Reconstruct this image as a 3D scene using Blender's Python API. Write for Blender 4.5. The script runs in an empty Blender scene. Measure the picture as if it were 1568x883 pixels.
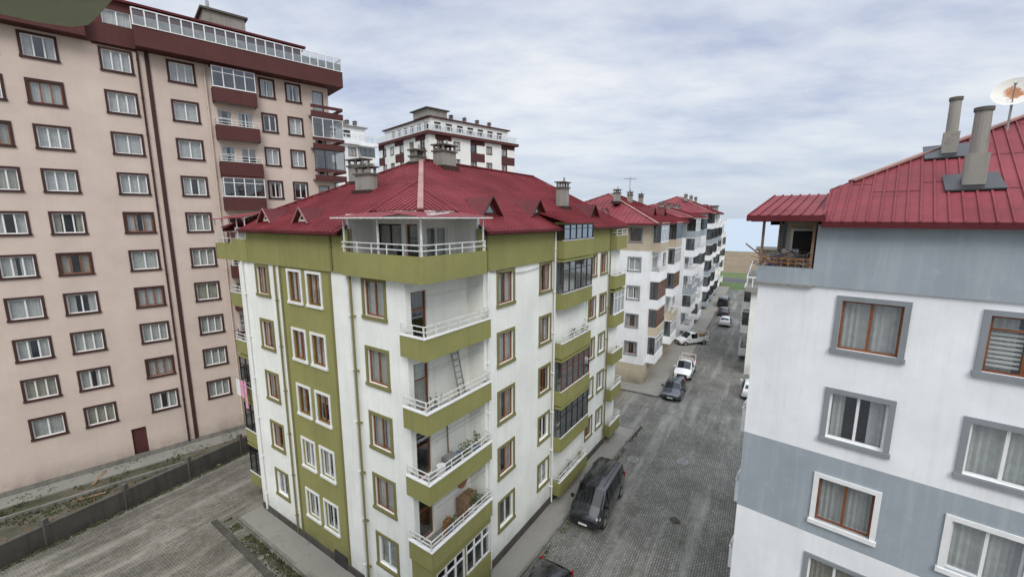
import bpy, bmesh, math, random
from mathutils import Vector, Matrix
from mathutils import noise as mn
R = random.Random(11)
rad = math.radians
scene = bpy.context.scene

# ------------------------------------------------------------------ materials
def newmat(name):
    m = bpy.data.materials.new(name); m.use_nodes = True
    nt = m.node_tree; b = nt.nodes['Principled BSDF']
    return m, nt, b
def N(nt, t, **kw):
    n = nt.nodes.new(t)
    for k, v in kw.items(): setattr(n, k, v)
    return n
def noise(nt, vec, scale, detail=4, rough=.55):
    n = N(nt, 'ShaderNodeTexNoise'); n.inputs['Scale'].default_value = scale
    n.inputs['Detail'].default_value = detail; n.inputs['Roughness'].default_value = rough
    nt.links.new(vec, n.inputs['Vector']); return n.outputs['Fac']
def ramp(nt, fac, p0, c0, p1, c1):
    r = N(nt, 'ShaderNodeValToRGB'); e = r.color_ramp.elements
    e[0].position = p0; e[0].color = (*c0, 1); e[1].position = p1; e[1].color = (*c1, 1)
    nt.links.new(fac, r.inputs['Fac']); return r.outputs['Color']
def mapping(nt, vec, s, rot=(0,0,0)):
    m = N(nt, 'ShaderNodeMapping'); m.inputs['Scale'].default_value = s; m.inputs['Rotation'].default_value = rot
    nt.links.new(vec, m.inputs['Vector']); return m.outputs['Vector']
def mix(nt, fac, a, b, mode='MIX'):
    m = N(nt, 'ShaderNodeMix', data_type='RGBA', blend_type=mode)
    if isinstance(fac, (int, float)): m.inputs[0].default_value = fac
    else: nt.links.new(fac, m.inputs[0])
    for i, v in ((6, a), (7, b)):
        if isinstance(v, tuple): m.inputs[i].default_value = (*v, 1)
        else: nt.links.new(v, m.inputs[i])
    return m.outputs[2]
def bump(nt, b, h, st, dist=.02):
    n = N(nt, 'ShaderNodeBump'); n.inputs['Strength'].default_value = st; n.inputs['Distance'].default_value = dist
    nt.links.new(h, n.inputs['Height']); nt.links.new(n.outputs['Normal'], b.inputs['Normal'])
def mth(nt, op, a, b, clamp=False):
    n = N(nt, 'ShaderNodeMath', operation=op, use_clamp=clamp)
    for i, v in enumerate((a, b)):
        if isinstance(v, (int, float)): n.inputs[i].default_value = v
        else: nt.links.new(v, n.inputs[i])
    return n.outputs[0]
def sc(c, k): return tuple(min(1, x*k) for x in c)

def plaster(name, c, dirt=.5, rough=.9, streak=.5, bs=.3, dark=.55, base=True):
    m, nt, b = newmat(name)
    tc = N(nt, 'ShaderNodeTexCoord').outputs['Object']
    col = ramp(nt, noise(nt, tc, .5, 7, .6), .3, sc(c, .87), .7, sc(c, 1.05))
    st = ramp(nt, noise(nt, mapping(nt, tc, (2.6, 2.6, .14)), 1.7, 7, .68), .50, (0, 0, 0), .76, (1, 1, 1))
    dc = (c[0]*dark, c[1]*dark, c[2]*dark*.92)
    col = mix(nt, mth(nt, 'MULTIPLY', st, streak), col, dc)
    sp = ramp(nt, noise(nt, tc, 2.6, 9, .7), .56, (0, 0, 0), .8, (1, 1, 1))
    col = mix(nt, mth(nt, 'MULTIPLY', sp, dirt), col, dc)
    if base:   # splash dirt near the ground
        sz = N(nt, 'ShaderNodeSeparateXYZ'); nt.links.new(tc, sz.inputs[0])
        g = mth(nt, 'SUBTRACT', 1.0, mth(nt, 'DIVIDE', sz.outputs[2], 1.6), True)
        g = mth(nt, 'MULTIPLY', g, ramp(nt, noise(nt, tc, 1.1, 6, .7), .3, (.2, .2, .2), .65, (.9, .9, .9)), True)
        col = mix(nt, g, col, sc(c, .32))
    nt.links.new(col, b.inputs['Base Color']); b.inputs['Roughness'].default_value = rough
    b.inputs['Specular IOR Level'].default_value = .25
    bump(nt, b, noise(nt, tc, 22, 8, .7), bs, .015)
    return m
def simple(name, c, rough=.6, metal=0, var=.15, scale=3, coat=0):
    m, nt, b = newmat(name)
    tc = N(nt, 'ShaderNodeTexCoord').outputs['Object']
    col = ramp(nt, noise(nt, tc, scale, 5), .3, sc(c, 1-var), .7, sc(c, 1+var))
    nt.links.new(col, b.inputs['Base Color']); b.inputs['Roughness'].default_value = rough; b.inputs['Metallic'].default_value = metal
    if coat: b.inputs['Coat Weight'].default_value = coat; b.inputs['Coat Roughness'].default_value = .05
    return m
def roofmat(name, c):
    m, nt, b = newmat(name)
    tc = N(nt, 'ShaderNodeTexCoord').outputs['Object']
    col = ramp(nt, noise(nt, tc, .45, 7, .65), .3, sc(c, .72), .72, (c[0]*1.15, c[1]*1.55, c[2]*1.5))
    vr = N(nt, 'ShaderNodeTexVoronoi', distance='CHEBYCHEV'); vr.inputs['Scale'].default_value = .55; nt.links.new(tc, vr.inputs['Vector'])
    col = mix(nt, .22, col, ramp(nt, vr.outputs['Color'], .2, (.35, .35, .35), .8, (1, 1, 1)), 'MULTIPLY')
    d = ramp(nt, noise(nt, tc, 3.5, 9, .75), .52, (0, 0, 0), .78, (.75, .75, .75))
    col = mix(nt, d, col, (c[0]*.42, c[1]*.9, c[2]*.85))
    w_ = ramp(nt, noise(nt, tc, 5.5, 6, .7), .66, (0, 0, 0), .74, (.35, .35, .35))
    col = mix(nt, w_, col, (c[0]*1.5, c[0]*.8, c[0]*.75))
    nt.links.new(col, b.inputs['Base Color']); b.inputs['Roughness'].default_value = .62
    b.inputs['Specular IOR Level'].default_value = .22
    bump(nt, b, noise(nt, tc, 9, 4), .25)
    return m
def glassmat(name, tint=.8, base=.1):
    m, nt, b = newmat(name); nt.nodes.remove(b)
    out = nt.nodes['Material Output']
    t = N(nt, 'ShaderNodeBsdfTransparent'); t.inputs[0].default_value = (tint, tint*1.02, tint, 1)
    g = N(nt, 'ShaderNodeBsdfGlossy'); g.inputs['Roughness'].default_value = .04; g.inputs[0].default_value = (.85, .9, .95, 1)
    lw = N(nt, 'ShaderNodeLayerWeight'); lw.inputs[0].default_value = .35
    ma = N(nt, 'ShaderNodeMath', operation='MULTIPLY_ADD'); ma.inputs[1].default_value = .6; ma.inputs[2].default_value = base; ma.use_clamp = True
    tc = N(nt, 'ShaderNodeTexCoord').outputs['Object']
    bp = N(nt, 'ShaderNodeBump'); bp.inputs['Strength'].default_value = .06; bp.inputs['Distance'].default_value = .05
    nt.links.new(noise(nt, tc, 1.3, 2), bp.inputs['Height']); nt.links.new(bp.outputs[0], g.inputs['Normal'])
    nt.links.new(lw.outputs['Facing'], ma.inputs[0])
    ms = N(nt, 'ShaderNodeMixShader'); nt.links.new(ma.outputs[0], ms.inputs[0]); nt.links.new(t.outputs[0], ms.inputs[1]); nt.links.new(g.outputs[0], ms.inputs[2])
    nt.links.new(ms.outputs[0], out.inputs['Surface']); return m
def pavers(name, c1, c2, mortar, bw=.24, bh=.12, moss=.5, rot=0.6, light=(.33, .32, .29)):
    m, nt, b = newmat(name)
    tc = N(nt, 'ShaderNodeTexCoord').outputs['Object']
    v = mapping(nt, tc, (1, 1, 1), (0, 0, -rot))
    br = N(nt, 'ShaderNodeTexBrick'); nt.links.new(v, br.inputs['Vector'])
    br.inputs['Color1'].default_value = (*c1, 1); br.inputs['Color2'].default_value = (*c2, 1); br.inputs['Mortar'].default_value = (*mortar, 1)
    br.inputs['Scale'].default_value = 1; br.inputs['Brick Width'].default_value = bw; br.inputs['Row Height'].default_value = bh; br.inputs['Mortar Size'].default_value = .014
    br.inputs['Mortar Smooth'].default_value = .2
    col = br.outputs['Color']
    col = mix(nt, .85, col, ramp(nt, noise(nt, tc, .28, 9, .68), .38, (.50, .50, .48), .60, (1.0, 1.0, 1.0)), 'MULTIPLY')
    col = mix(nt, .8, col, ramp(nt, noise(nt, tc, 5.5, 6, .75), .35, (.45, .45, .43), .62, (1.0, 1.0, 1.0)), 'MULTIPLY')
    tr = ramp(nt, noise(nt, mapping(nt, v, (.09, .75, 1)), 1.0, 7, .62), .50, (0, 0, 0), .66, (.6, .6, .6))
    col = mix(nt, tr, col, light)
    n2 = ramp(nt, noise(nt, tc, .8, 11, .75), .50, (0, 0, 0), .64, (1, 1, 1))
    col = mix(nt, mth(nt, 'MULTIPLY', n2, moss), col, (.075, .078, .045))
    n4 = ramp(nt, noise(nt, tc, .5, 4, .6), .66, (0, 0, 0), .70, (.55, .55, .55))
    col = mix(nt, n4, col, (.06, .058, .052))
    n5 = ramp(nt, noise(nt, tc, 3.2, 3, .5), .70, (0, 0, 0), .73, (.6, .6, .6))
    col = mix(nt, n5, col, (.05, .048, .043))
    nt.links.new(col, b.inputs['Base Color']); b.inputs['Roughness'].default_value = .8
    bump(nt, b, br.outputs['Fac'], -.5, .012)
    return m
def groundmat(name, a, c, s1=.5, s2=4, rough=.95):
    m, nt, b = newmat(name)
    tc = N(nt, 'ShaderNodeTexCoord').outputs['Object']
    f1 = noise(nt, tc, s1, 9, .7); f2 = noise(nt, tc, s2, 8, .7)
    col = ramp(nt, f1, .38, a, .62, c)
    col = mix(nt, .7, col, ramp(nt, f2, .35, (.45, .45, .45), .65, (1, 1, 1)), 'MULTIPLY')
    nt.links.new(col, b.inputs['Base Color']); b.inputs['Roughness'].default_value = rough
    bump(nt, b, f2, .6, .05)
    return m

WHITE = plaster('plaster_white', (.84, .85, .79), .22, streak=.34, dark=.58)
WHITE2 = plaster('plaster_white_cool', (.84, .85, .85), .22, streak=.26, dark=.6)
OLIVE = plaster('plaster_olive', (.275, .268, .10), .45, streak=.45, dark=.62)
OLIVED = plaster('trim_olive', (.205, .19, .078), .3, streak=.3)
GREY = plaster('plaster_bluegrey', (.33, .37, .40), .5, streak=.5, dark=1.4)
GREYT = plaster('trim_grey', (.25, .27, .28), .3, streak=.3)
PINK = plaster('plaster_beige_pink', (.60, .495, .42), .14, streak=.2, dark=.72)
BEIGE = plaster('plaster_beige', (.52, .45, .34), .3, streak=.4)
BROWN = plaster('paint_brown', (.095, .034, .031), .3, rough=.75, streak=.3)
BROWNT = plaster('trim_brown', (.055, .027, .024), .2, rough=.75, streak=.2)
CONC = plaster('concrete_weathered', (.30, .285, .25), .75, streak=.6, dark=.3)
CONCD = plaster('concrete_dark', (.12, .112, .095), .7, streak=.7, dark=.3)
WALLD = plaster('garden_wall_mossy', (.085, .08, .068), .8, streak=.8, dark=.4, bs=.8)
MOSSY = plaster('mossy_slab', (.36, .38, .25), .8, streak=.3, dark=.35, bs=.8)
ROOF = roofmat('roof_red_metal', (.215, .030, .036))
ROOFD = roofmat('roof_red_fascia', (.12, .017, .02))
RIDGE = roofmat('ridge_faded', (.36, .17, .15))
WF = simple('frame_white', (.76, .76, .74), .4, var=.06)
BF = simple('frame_brown', (.20, .065, .022), .45, var=.3)
KF = simple('frame_black', (.02, .02, .022), .4)
RF = simple('frame_redbrown', (.14, .035, .02), .45)
GL = glassmat('window_glass'); GLD = glassmat('window_glass_dark', .35, .12)
CUR = simple('curtain_sheer', (.66, .67, .66), .9, var=.12, scale=6)
CUR2 = simple('curtain_cream', (.52, .49, .42), .9, var=.15, scale=6)
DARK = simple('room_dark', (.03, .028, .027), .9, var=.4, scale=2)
RAIL = simple('rail_white', (.66, .66, .63), .5, var=.2, scale=8)
METAL = simple('metal_grey', (.35, .35, .34), .45, .6, .2)
RUST = simple('rust', (.30, .13, .05), .85, var=.5, scale=9)
RUBBER = simple('rubber', (.02, .02, .02), .8)
CARBLK = simple('car_paint_black', (.010, .010, .012), .25, 0, .1, 2, .8)
CARNVY = simple('car_paint_navy', (.02, .024, .034), .25, 0, .1, 2, 1)
CARWHT = simple('car_paint_white', (.70, .71, .71), .3, 0, .05, 2, 1)
CARGLS = simple('car_glass', (.006, .007, .008), .08, 0, .1, 2, 0)
LAMPG = simple('headlight', (.55, .58, .6), .1, .3)
TAIL = simple('taillight_red', (.3, .01, .01), .2)
PINKC = simple('cloth_pink', (.66, .30, .42), .9)
CLBLUE = simple('cloth_blue', (.10, .17, .3), .9)
WOOD = simple('wood_weathered', (.22, .14, .08), .85, var=.4, scale=8)
TERRA = simple('terracotta', (.32, .12, .06), .8)
LEAF = simple('leaf_green', (.055, .085, .025), .8, var=.6, scale=5)
DRYG = simple('grass_dry', (.10, .105, .045), .9, var=.6, scale=1.5)
STREET = pavers('street_pavers', (.29, .28, .255), (.205, .20, .185), (.06, .06, .045), moss=.55, rot=rad(59))
COURT = pavers('courtyard_pavers', (.31, .28, .235), (.215, .20, .17), (.06, .058, .04), moss=.66, rot=rad(59), light=(.34, .315, .265))
SIDEW = plaster('pavement_concrete', (.25, .24, .21), .85, streak=.0, dark=.35, base=False)
GARDEN = groundmat('garden_soil_grass', (.045, .052, .022), (.16, .14, .10), .35, 4)
FIELD = groundmat('field_dry', (.26, .18, .11), (.18, .15, .085), .05, .4)
GRASSM = groundmat('verge_green', (.06, .14, .03), (.12, .15, .05), .1, 1)
ASPH = groundmat('asphalt', (.08, .08, .08), (.12, .12, .12), .2, 3)
BASE = groundmat('terrain', (.09, .10, .06), (.16, .15, .12), .05, .5)

# ------------------------------------------------------------------ mesh builder
class Obj:
    def __init__(s, name, loc=(0, 0, 0), rot=0):
        s.name = name; s.loc = loc; s.rot = rot; s.parts = {}
    def P(s, part):
        if part not in s.parts: s.parts[part] = ([], [], [], [])
        return s.parts[part]
    def poly(s, part, mat, pts):
        v, f, mi, ms = s.P(part)
        if mat not in ms: ms.append(mat)
        k = len(v); v.extend([tuple(p) for p in pts]); f.append(tuple(range(k, k+len(pts)))); mi.append(ms.index(mat))
    def hexa(s, part, mat, p):
        v, f, mi, ms = s.P(part)
        if mat not in ms: ms.append(mat)
        k = len(v); v.extend([tuple(q) for q in p])
        for q in ((0, 3, 2, 1), (4, 5, 6, 7), (0, 1, 5, 4), (1, 2, 6, 5), (2, 3, 7, 6), (3, 0, 4, 7)):
            f.append(tuple(k+i for i in q)); mi.append(ms.index(mat))
    def box(s, part, mat, x0, x1, y0, y1, z0, z1):
        s.hexa(part, mat, [(x0, y0, z0), (x1, y0, z0), (x1, y1, z0), (x0, y1, z0), (x0, y0, z1), (x1, y0, z1), (x1, y1, z1), (x0, y1, z1)])
    def beam(s, part, mat, p0, p1, w, h=None):
        h = h or w
        p0 = Vector(p0); p1 = Vector(p1); d = (p1-p0).normalized()
        up = Vector((0, 0, 1)) if abs(d.z) < .95 else Vector((0, 1, 0))
        sd = d.cross(up).normalized()*w/2; u2 = sd.cross(d).normalized()*h/2
        q = []
        for p in (p0, p1): q += [p-sd-u2, p+sd-u2, p+sd+u2, p-sd+u2]
        s.hexa(part, mat, q)
    def cyl(s, part, mat, p0, p1, r, n=10, r1=None):
        r1 = r if r1 is None else r1
        p0 = Vector(p0); p1 = Vector(p1); d = (p1-p0).normalized()
        up = Vector((0, 0, 1)) if abs(d.z) < .95 else Vector((0, 1, 0))
        a = d.cross(up).normalized(); b = a.cross(d)
        A = [p0+(a*math.cos(2*math.pi*i/n)+b*math.sin(2*math.pi*i/n))*r for i in range(n)]
        B = [p1+(a*math.cos(2*math.pi*i/n)+b*math.sin(2*math.pi*i/n))*r1 for i in range(n)]
        for i in range(n):
            j = (i+1) % n; s.poly(part, mat, [A[i], A[j], B[j], B[i]])
        s.poly(part, mat, A); s.poly(part, mat, B[::-1])
    def finish(s, smooth=()):
        e = bpy.data.objects.new(s.name, None); scene.collection.objects.link(e)
        e.location = s.loc; e.rotation_euler = (0, 0, s.rot)
        for pn, (v, f, mi, ms) in s.parts.items():
            me = bpy.data.meshes.new(pn); me.from_pydata(v, [], f)
            for m in ms: me.materials.append(m)
            me.polygons.foreach_set('material_index', mi)
            bm = bmesh.new(); bm.from_mesh(me)
            if pn in smooth: bmesh.ops.remove_doubles(bm, verts=bm.verts, dist=.0005)
            bmesh.ops.recalc_face_normals(bm, faces=bm.faces); bm.to_mesh(me); bm.free()
            if pn in smooth:
                me.polygons.foreach_set('use_smooth', [True]*len(me.polygons))
                try: me.set_sharp_from_angle(angle=rad(38))
                except Exception: pass
            o = bpy.data.objects.new(pn, me); scene.collection.objects.link(o); o.parent = e
        return e

class Face:
    def __init__(s, o, O, A, D):
        s.o = o; s.O = O; s.A = A; s.D = D; s.holes = []
    def pt(s, a, d, z): return (s.O[0]+s.A[0]*a+s.D[0]*d, s.O[1]+s.A[1]*a+s.D[1]*d, z)
    def box(s, part, mat, a0, a1, d0, d1, z0, z1):
        p = s.pt
        s.o.hexa(part, mat, [p(a0, d0, z0), p(a1, d0, z0), p(a1, d1, z0), p(a0, d1, z0), p(a0, d0, z1), p(a1, d0, z1), p(a1, d1, z1), p(a0, d1, z1)])
    def quad(s, part, mat, a0, a1, d, z0, z1):
        p = s.pt; s.o.poly(part, mat, [p(a0, d, z0), p(a1, d, z0), p(a1, d, z1), p(a0, d, z1)])
    def wall(s, mf, a0, a1, z0, z1, ca=(), cz=(), part='walls'):
        H = [h for h in s.holes if h[0] >= a0-.01 and h[1] <= a1+.01 and h[2] >= z0-.01 and h[3] <= z1+.01]
        if not callable(mf): mm = mf; mf = lambda a, z: mm
        A = sorted(set([a0, a1]+[c for c in ca if a0 < c < a1]+[h[i] for h in H for i in (0, 1)]))
        Z = sorted(set([z0, z1]+[c for c in cz if z0 < c < z1]+[h[i] for h in H for i in (2, 3)]))
        for i in range(len(A)-1):
            for j in range(len(Z)-1):
                a = (A[i]+A[i+1])/2; z = (Z[j]+Z[j+1])/2
                if any(h[0] < a < h[1] and h[2] < z < h[3] for h in H): continue
                s.quad(part, mf(a, z), A[i], A[i+1], 0, Z[j], Z[j+1])
        p = s.pt
        for h in H:
            m = mf((h[0]+h[1])/2, h[3]); q = .2
            for (x0, y0, x1, y1) in ((h[0], h[2], h[0], h[3]), (h[1], h[2], h[1], h[3]), (h[0], h[2], h[1], h[2]), (h[0], h[3], h[1], h[3])):
                s.o.poly(part, m, [p(x0, 0, y0), p(x1, 0, y1), p(x1, q, y1), p(x0, q, y0)])
    def glazing(s, a0, a1, z0, z1, d, fr, n=2, gl=None, transom=0, b=.06, part='windows'):
        gl = gl or GL
        s.box(part, fr, a0, a1, d, d+.05, z0, z0+b); s.box(part, fr, a0, a1, d, d+.05, z1-b, z1)
        s.box(part, fr, a0, a0+b, d-.003, d+.047, z0+b, z1-b); s.box(part, fr, a1-b, a1, d-.003, d+.047, z0+b, z1-b)
        for i in range(1, n):
            a = a0+(a1-a0)*i/n; s.box(part, fr, a-b*.6, a+b*.6, d-.005, d+.045, z0+b, z1-b)
        if transom:
            zt = z1-(z1-z0)*transom; s.box(part, fr, a0+b, a1-b, d-.008, d+.042, zt-b*.4, zt+b*.4)
        s.quad('glass', gl, a0+b*.5, a1-b*.5, d+.03, z0+b*.5, z1-b*.5)
    def curtain(s, a0, a1, z0, z1, d, mat):
        n = max(4, int((a1-a0)/.07)); 
        for i in range(n):
            x0 = a0+(a1-a0)*i/n; x1 = a0+(a1-a0)*(i+1)/n
            e0 = .03*(i % 2)+R.uniform(0, .015); e1 = .03*((i+1) % 2)
            s.o.poly('curtains', mat, [s.pt(x0, d+e0, z0), s.pt(x1, d+e1, z0), s.pt(x1, d+e1, z1), s.pt(x0, d+e0, z1)])
    def window(s, a0, a1, z0, z1, fr=None, sur=None, sw=.13, n=2, transom=0, cur=.8, proud=.04, gl=None, sill=True, dk=.35):
        fr = fr or WF
        i0, i1, k0, k1 = a0+sw, a1-sw, z0+sw, z1-sw
        s.holes.append((i0, i1, k0, k1))
        if sur:
            s.box('trim', sur, a0, a1, -proud, .01, k1, z1); s.box('trim', sur, a0-.03*sill, a1+.03*sill, -proud-.04*sill, .01, z0, k0)
            s.box('trim', sur, a0, i0, -proud, .01, k0, k1); s.box('trim', sur, i1, a1, -proud, .01, k0, k1)
        s.glazing(i0, i1, k0, k1, .09, fr, n, gl, transom)
        r = R.random(); cm = CUR if R.random() < .8 else CUR2
        w = i1-i0
        if r < cur*.5: s.curtain(i0-.05, i1+.05, k0-.05, k1, .24, cm)
        elif r < cur:
            f = .25+.2*R.random(); s.curtain(i0-.05, i0+w*f, k0-.05, k1, .24, cm); s.curtain(i1-w*(f*(.7+.5*R.random())), i1+.05, k0-.05, k1, .24, cm)
        elif r < cur+.08: s.quad('curtains', CUR2, i0-.03, i1+.03, .25, k0+(k1-k0)*R.uniform(.2, .6), k1)
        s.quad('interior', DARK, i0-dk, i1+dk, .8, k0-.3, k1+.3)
    def balcony(s, a0, a1, out, zf, ph, mat, rail=None, enc=None, top=2.45, th=.15, ends=(1, 1), rh=.42, clutter=0):
        s.box('balconies', CONC, a0+.01, a1-.01, -out+.01, 0.02, zf-th+.01, zf)
        s.box('balconies', mat, a0, a1, -out, -out+.1, zf-th, zf+ph)
        for e, x in ((ends[0], a0), (ends[1], a1-.1)):
            if e: s.box('balconies', mat, x, x+.1, -out+.1, 0, zf-th, zf+ph)
        s.box('balconies', rail or CONC, a0-.02, a1+.02, -out-.02, -out+.12, zf+ph, zf+ph+.04)
        if enc:
            zt = zf+top; n = max(2, round((a1-a0)/.75))
            s.glazing(a0+.02, a1-.02, zf+ph+.04, zt, -out+.03, enc, n, GLD, .28, .05, 'balcony_glazing')
            for x in (a0+.05, a1-.07):
                s.o.poly('glass', GLD, [s.pt(x, -out+.05, zf+ph), s.pt(x, 0, zf+ph), s.pt(x, 0, zt), s.pt(x, -out+.05, zt)])
                s.o.beam('balcony_glazing', enc, s.pt(x, -.03, zf+ph), s.pt(x, -.03, zt), .05)
            s.box('balconies', mat, a0, a1, -out, 0, zt, zt+.12)
        elif rail:
            z1 = zf+ph+rh
            for zz in (z1, zf+ph+rh*.5):
                s.o.beam('railings', rail, s.pt(a0, -out+.03, zz), s.pt(a1, -out+.03, zz), .035)
                for x in (a0+.03, a1-.03): s.o.beam('railings', rail, s.pt(x, -out, zz), s.pt(x, 0, zz), .035)
            n = max(2, int((a1-a0)/.8))
            for i in range(n+1):
                x = a0+.04+(a1-a0-.08)*i/n
                s.o.beam('railings', rail, s.pt(x, -out+.03, zf+ph), s.pt(x, -out+.03, z1), .035)
        for i in range(clutter):
            x = R.uniform(a0+.3, a1-.3); pot(s.o, s.pt(x, -out*.55, zf), R.uniform(.25, .5))

def pot(o, p, h=.35):
    x, y, z = p
    m = R.choice([TERRA, WF, CLBLUE, METAL])
    o.cyl('clutter', m, (x, y, z), (x, y, z+h), h*.35, 8, h*.5)
    for i in range(60):
        a = R.uniform(0, 6.28); r = h*R.uniform(.1, .9); zz = z+h+R.uniform(0, h*1.5); t = h*R.uniform(.1, .2)
        c = Vector((x+math.cos(a)*r*.7, y+math.sin(a)*r*.7, zz)); u = Vector((R.uniform(-1, 1), R.uniform(-1, 1), R.uniform(-1, 1))).normalized()*t
        w = u.orthogonal().normalized()*t*.5
        o.poly('clutter', LEAF, [c-u, c+w, c+u, c-w])

def faces(o, L, W):
    return (Face(o, (0, 0), (1, 0), (0, 1)), Face(o, (0, 0), (0, 1), (1, 0)), Face(o, (0, W), (1, 0), (0, -1)), Face(o, (L, 0), (0, 1), (-1, 0)))

def rplane(F, a0, a1, z0, sl, lo, hi, step, brk=(), rib=True, fas=.16, mat=None):
    mat = mat or ROOF
    n = max(2, round((a1-a0)/step)); xs = sorted(set([round(a0+(a1-a0)*i/n, 4) for i in range(n+1)]+[b for b in brk if a0 < b < a1]))
    p = F.pt
    def Z(d): return z0+sl*d
    for i in range(len(xs)-1):
        x0, x1 = xs[i], xs[i+1]; e = 1e-4
        l0, l1, h0, h1 = lo(x0+e), lo(x1-e), hi(x0+e), hi(x1-e)
        h0 = max(h0, l0); h1 = max(h1, l1)
        if h0-l0 < .002 and h1-l1 < .002: continue
        F.o.poly('roof', mat, [p(x0, l0, Z(l0)), p(x1, l1, Z(l1)), p(x1, h1, Z(h1)), p(x0, h0, Z(h0))])
        F.o.poly('fascia', ROOFD, [p(x0, l0, Z(l0)-fas), p(x1, l1, Z(l1)-fas), p(x1, l1, Z(l1)+.01), p(x0, l0, Z(l0)+.01)])
        F.o.poly('fascia', ROOFD, [p(x0, l0, Z(l0)-fas), p(x1, l1, Z(l1)-fas), p(x1, l1+.6, Z(l1)-fas+.02), p(x0, l0+.6, Z(l0)-fas+.02)])
        if rib and h0-l0 > .1:
            w, hh = .022, .045; y0, y1 = l0-.02, h0
            q = [p(x0-w, y0, Z(y0)), p(x0+w, y0, Z(y0)), p(x0+w, y1, Z(y1)), p(x0-w, y1, Z(y1))]
            F.o.hexa('roof', mat, q+[(a, b, c+hh) for a, b, c in q])
            d = l0+1.7+.5*(int(x0/1.2) % 2)
            while d < h0-.2:
                if h1 > d+.05: F.o.poly('roof', ROOFD, [p(x0, d, Z(d)+.014), p(x1, d, Z(d)+.014), p(x1, d+.03, Z(d+.03)+.012), p(x0, d+.03, Z(d+.03)+.012)])
                d += 2.1
def hiproof(o, L, W, z0, sl=.52, oh=.4, k=1, step=.3, loF=None, loS=None, rib=True, brkF=(), brkS=()):
    F, S, B, E = faces(o, L, W); h = W/2
    l0 = lambda a: -oh
    fF = lambda a: min(a, h, (L-a)*k)
    bb = (h, L-h/k)
    rplane(F, -oh, L+oh/k, z0, sl, loF or l0, fF, step, bb+tuple(brkF), rib)
    rplane(B, -oh, L+oh/k, z0, sl, l0, fF, step, bb, rib)
    rplane(S, -oh, W+oh, z0, sl, loS or l0, lambda a: min(a, W-a), step, (h,)+tuple(brkS), rib)
    rplane(E, -oh, W+oh, z0, sl*k, lambda a: -oh/k, lambda a: min(a, W-a)/k, step, (h,), rib)
    zt = z0+sl*h
    st = max(-oh, (min(loF(0), 2) if loF else -oh))
    o.beam('ridge_caps', RIDGE, (st, st, z0+sl*st+.05), (h, h, zt+.06), .24, .06)
    o.beam('ridge_caps', ROOF, (h, h, zt+.06), (L-h/k, h, zt+.06), .26, .07)
    o.beam('ridge_caps', ROOF, (-oh, W+oh, z0-sl*oh+.06), (h, h, zt+.06), .24, .07)
    o.beam('ridge_caps', ROOF, (L+oh/k, -oh, z0-sl*oh+.06), (L-h/k, h, zt+.06), .24, .07)

def chimney(o, x, y, z0, z1, sx=.55, sy=.45, pots=True):
    o.box('chimneys', CONC, x-sx/2, x+sx/2, y-sy/2, y+sy/2, z0, z1-.42)
    o.box('chimneys', CONCD, x-sx/2-.08, x+sx/2+.08, y-sy/2-.08, y+sy/2+.08, z1-.42, z1-.34)
    for i in (-1, 1):
        for j in (-1, 0, 1): o.box('chimneys', CONC, x+i*(sx/2-.06)-.05, x+i*(sx/2-.06)+.05, y+j*(sy/2-.06)-.05, y+j*(sy/2-.06)+.05, z1-.34, z1-.07)
    o.box('chimneys', CONCD, x-sx/2-.1, x+sx/2+.1, y-sy/2-.1, y+sy/2+.1, z1-.07, z1)
    o.box('chimneys', BROWNT, x-sx/2-.14, x+sx/2+.14, y-sy/2-.14, y+sy/2+.14, z0-.1, z0+.2)
    if pots: o.cyl('chimneys', METAL, (x+sx*.2, y, z1), (x+sx*.2, y, z1+.3), .06)

DISHR, nt_, b_ = newmat('dish_rusty'); tc_ = N(nt_, 'ShaderNodeTexCoord').outputs['Object']
ln_ = N(nt_, 'ShaderNodeVectorMath', operation='LENGTH'); nt_.links.new(tc_, ln_.inputs[0])
f_ = mth(nt_, 'ADD', mth(nt_, 'MULTIPLY', ln_.outputs['Value'], 1.6), mth(nt_, 'MULTIPLY', noise(nt_, tc_, 6, 6, .7), .9))
nt_.links.new(ramp(nt_, f_, .72, (.38, .15, .05), .86, (.66, .64, .58)), b_.inputs['Base Color']); b_.inputs['Roughness'].default_value = .6
def dish(name, loc, az, el, r=.45, pole=1.1):
    o = Obj(name, loc, 0)
    d = Vector((math.sin(az)*math.cos(el), math.cos(az)*math.cos(el), math.sin(el)))
    a = d.cross(Vector((0, 0, 1))).normalized(); b = a.cross(d)
    o.cyl('pole', METAL, (0, 0, -pole), (0, 0, 0), .03, 8)
    K = 6; n = 24; c0 = Vector((0, 0, 0))
    def q(k, i): 
        t = r*k/K; return c0+(a*math.cos(2*math.pi*i/n)+b*math.sin(2*math.pi*i/n))*t+d*(.22*r*(k/K)**2)
    for k in range(K):
        for i in range(n):
            pts = [q(k, i), q(k, i+1), q(k+1, i+1), q(k+1, i)]
            o.poly('reflector', DISHR, pts if k else [pts[0], pts[2], pts[3]])
    o.beam('arm', METAL, c0-b*r*.9, c0+d*r*.9, .025); o.cyl('lnb', METAL, c0+d*r*.85, c0+d*r*1.05, .04)
    return o.finish(smooth=('reflector',))

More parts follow.
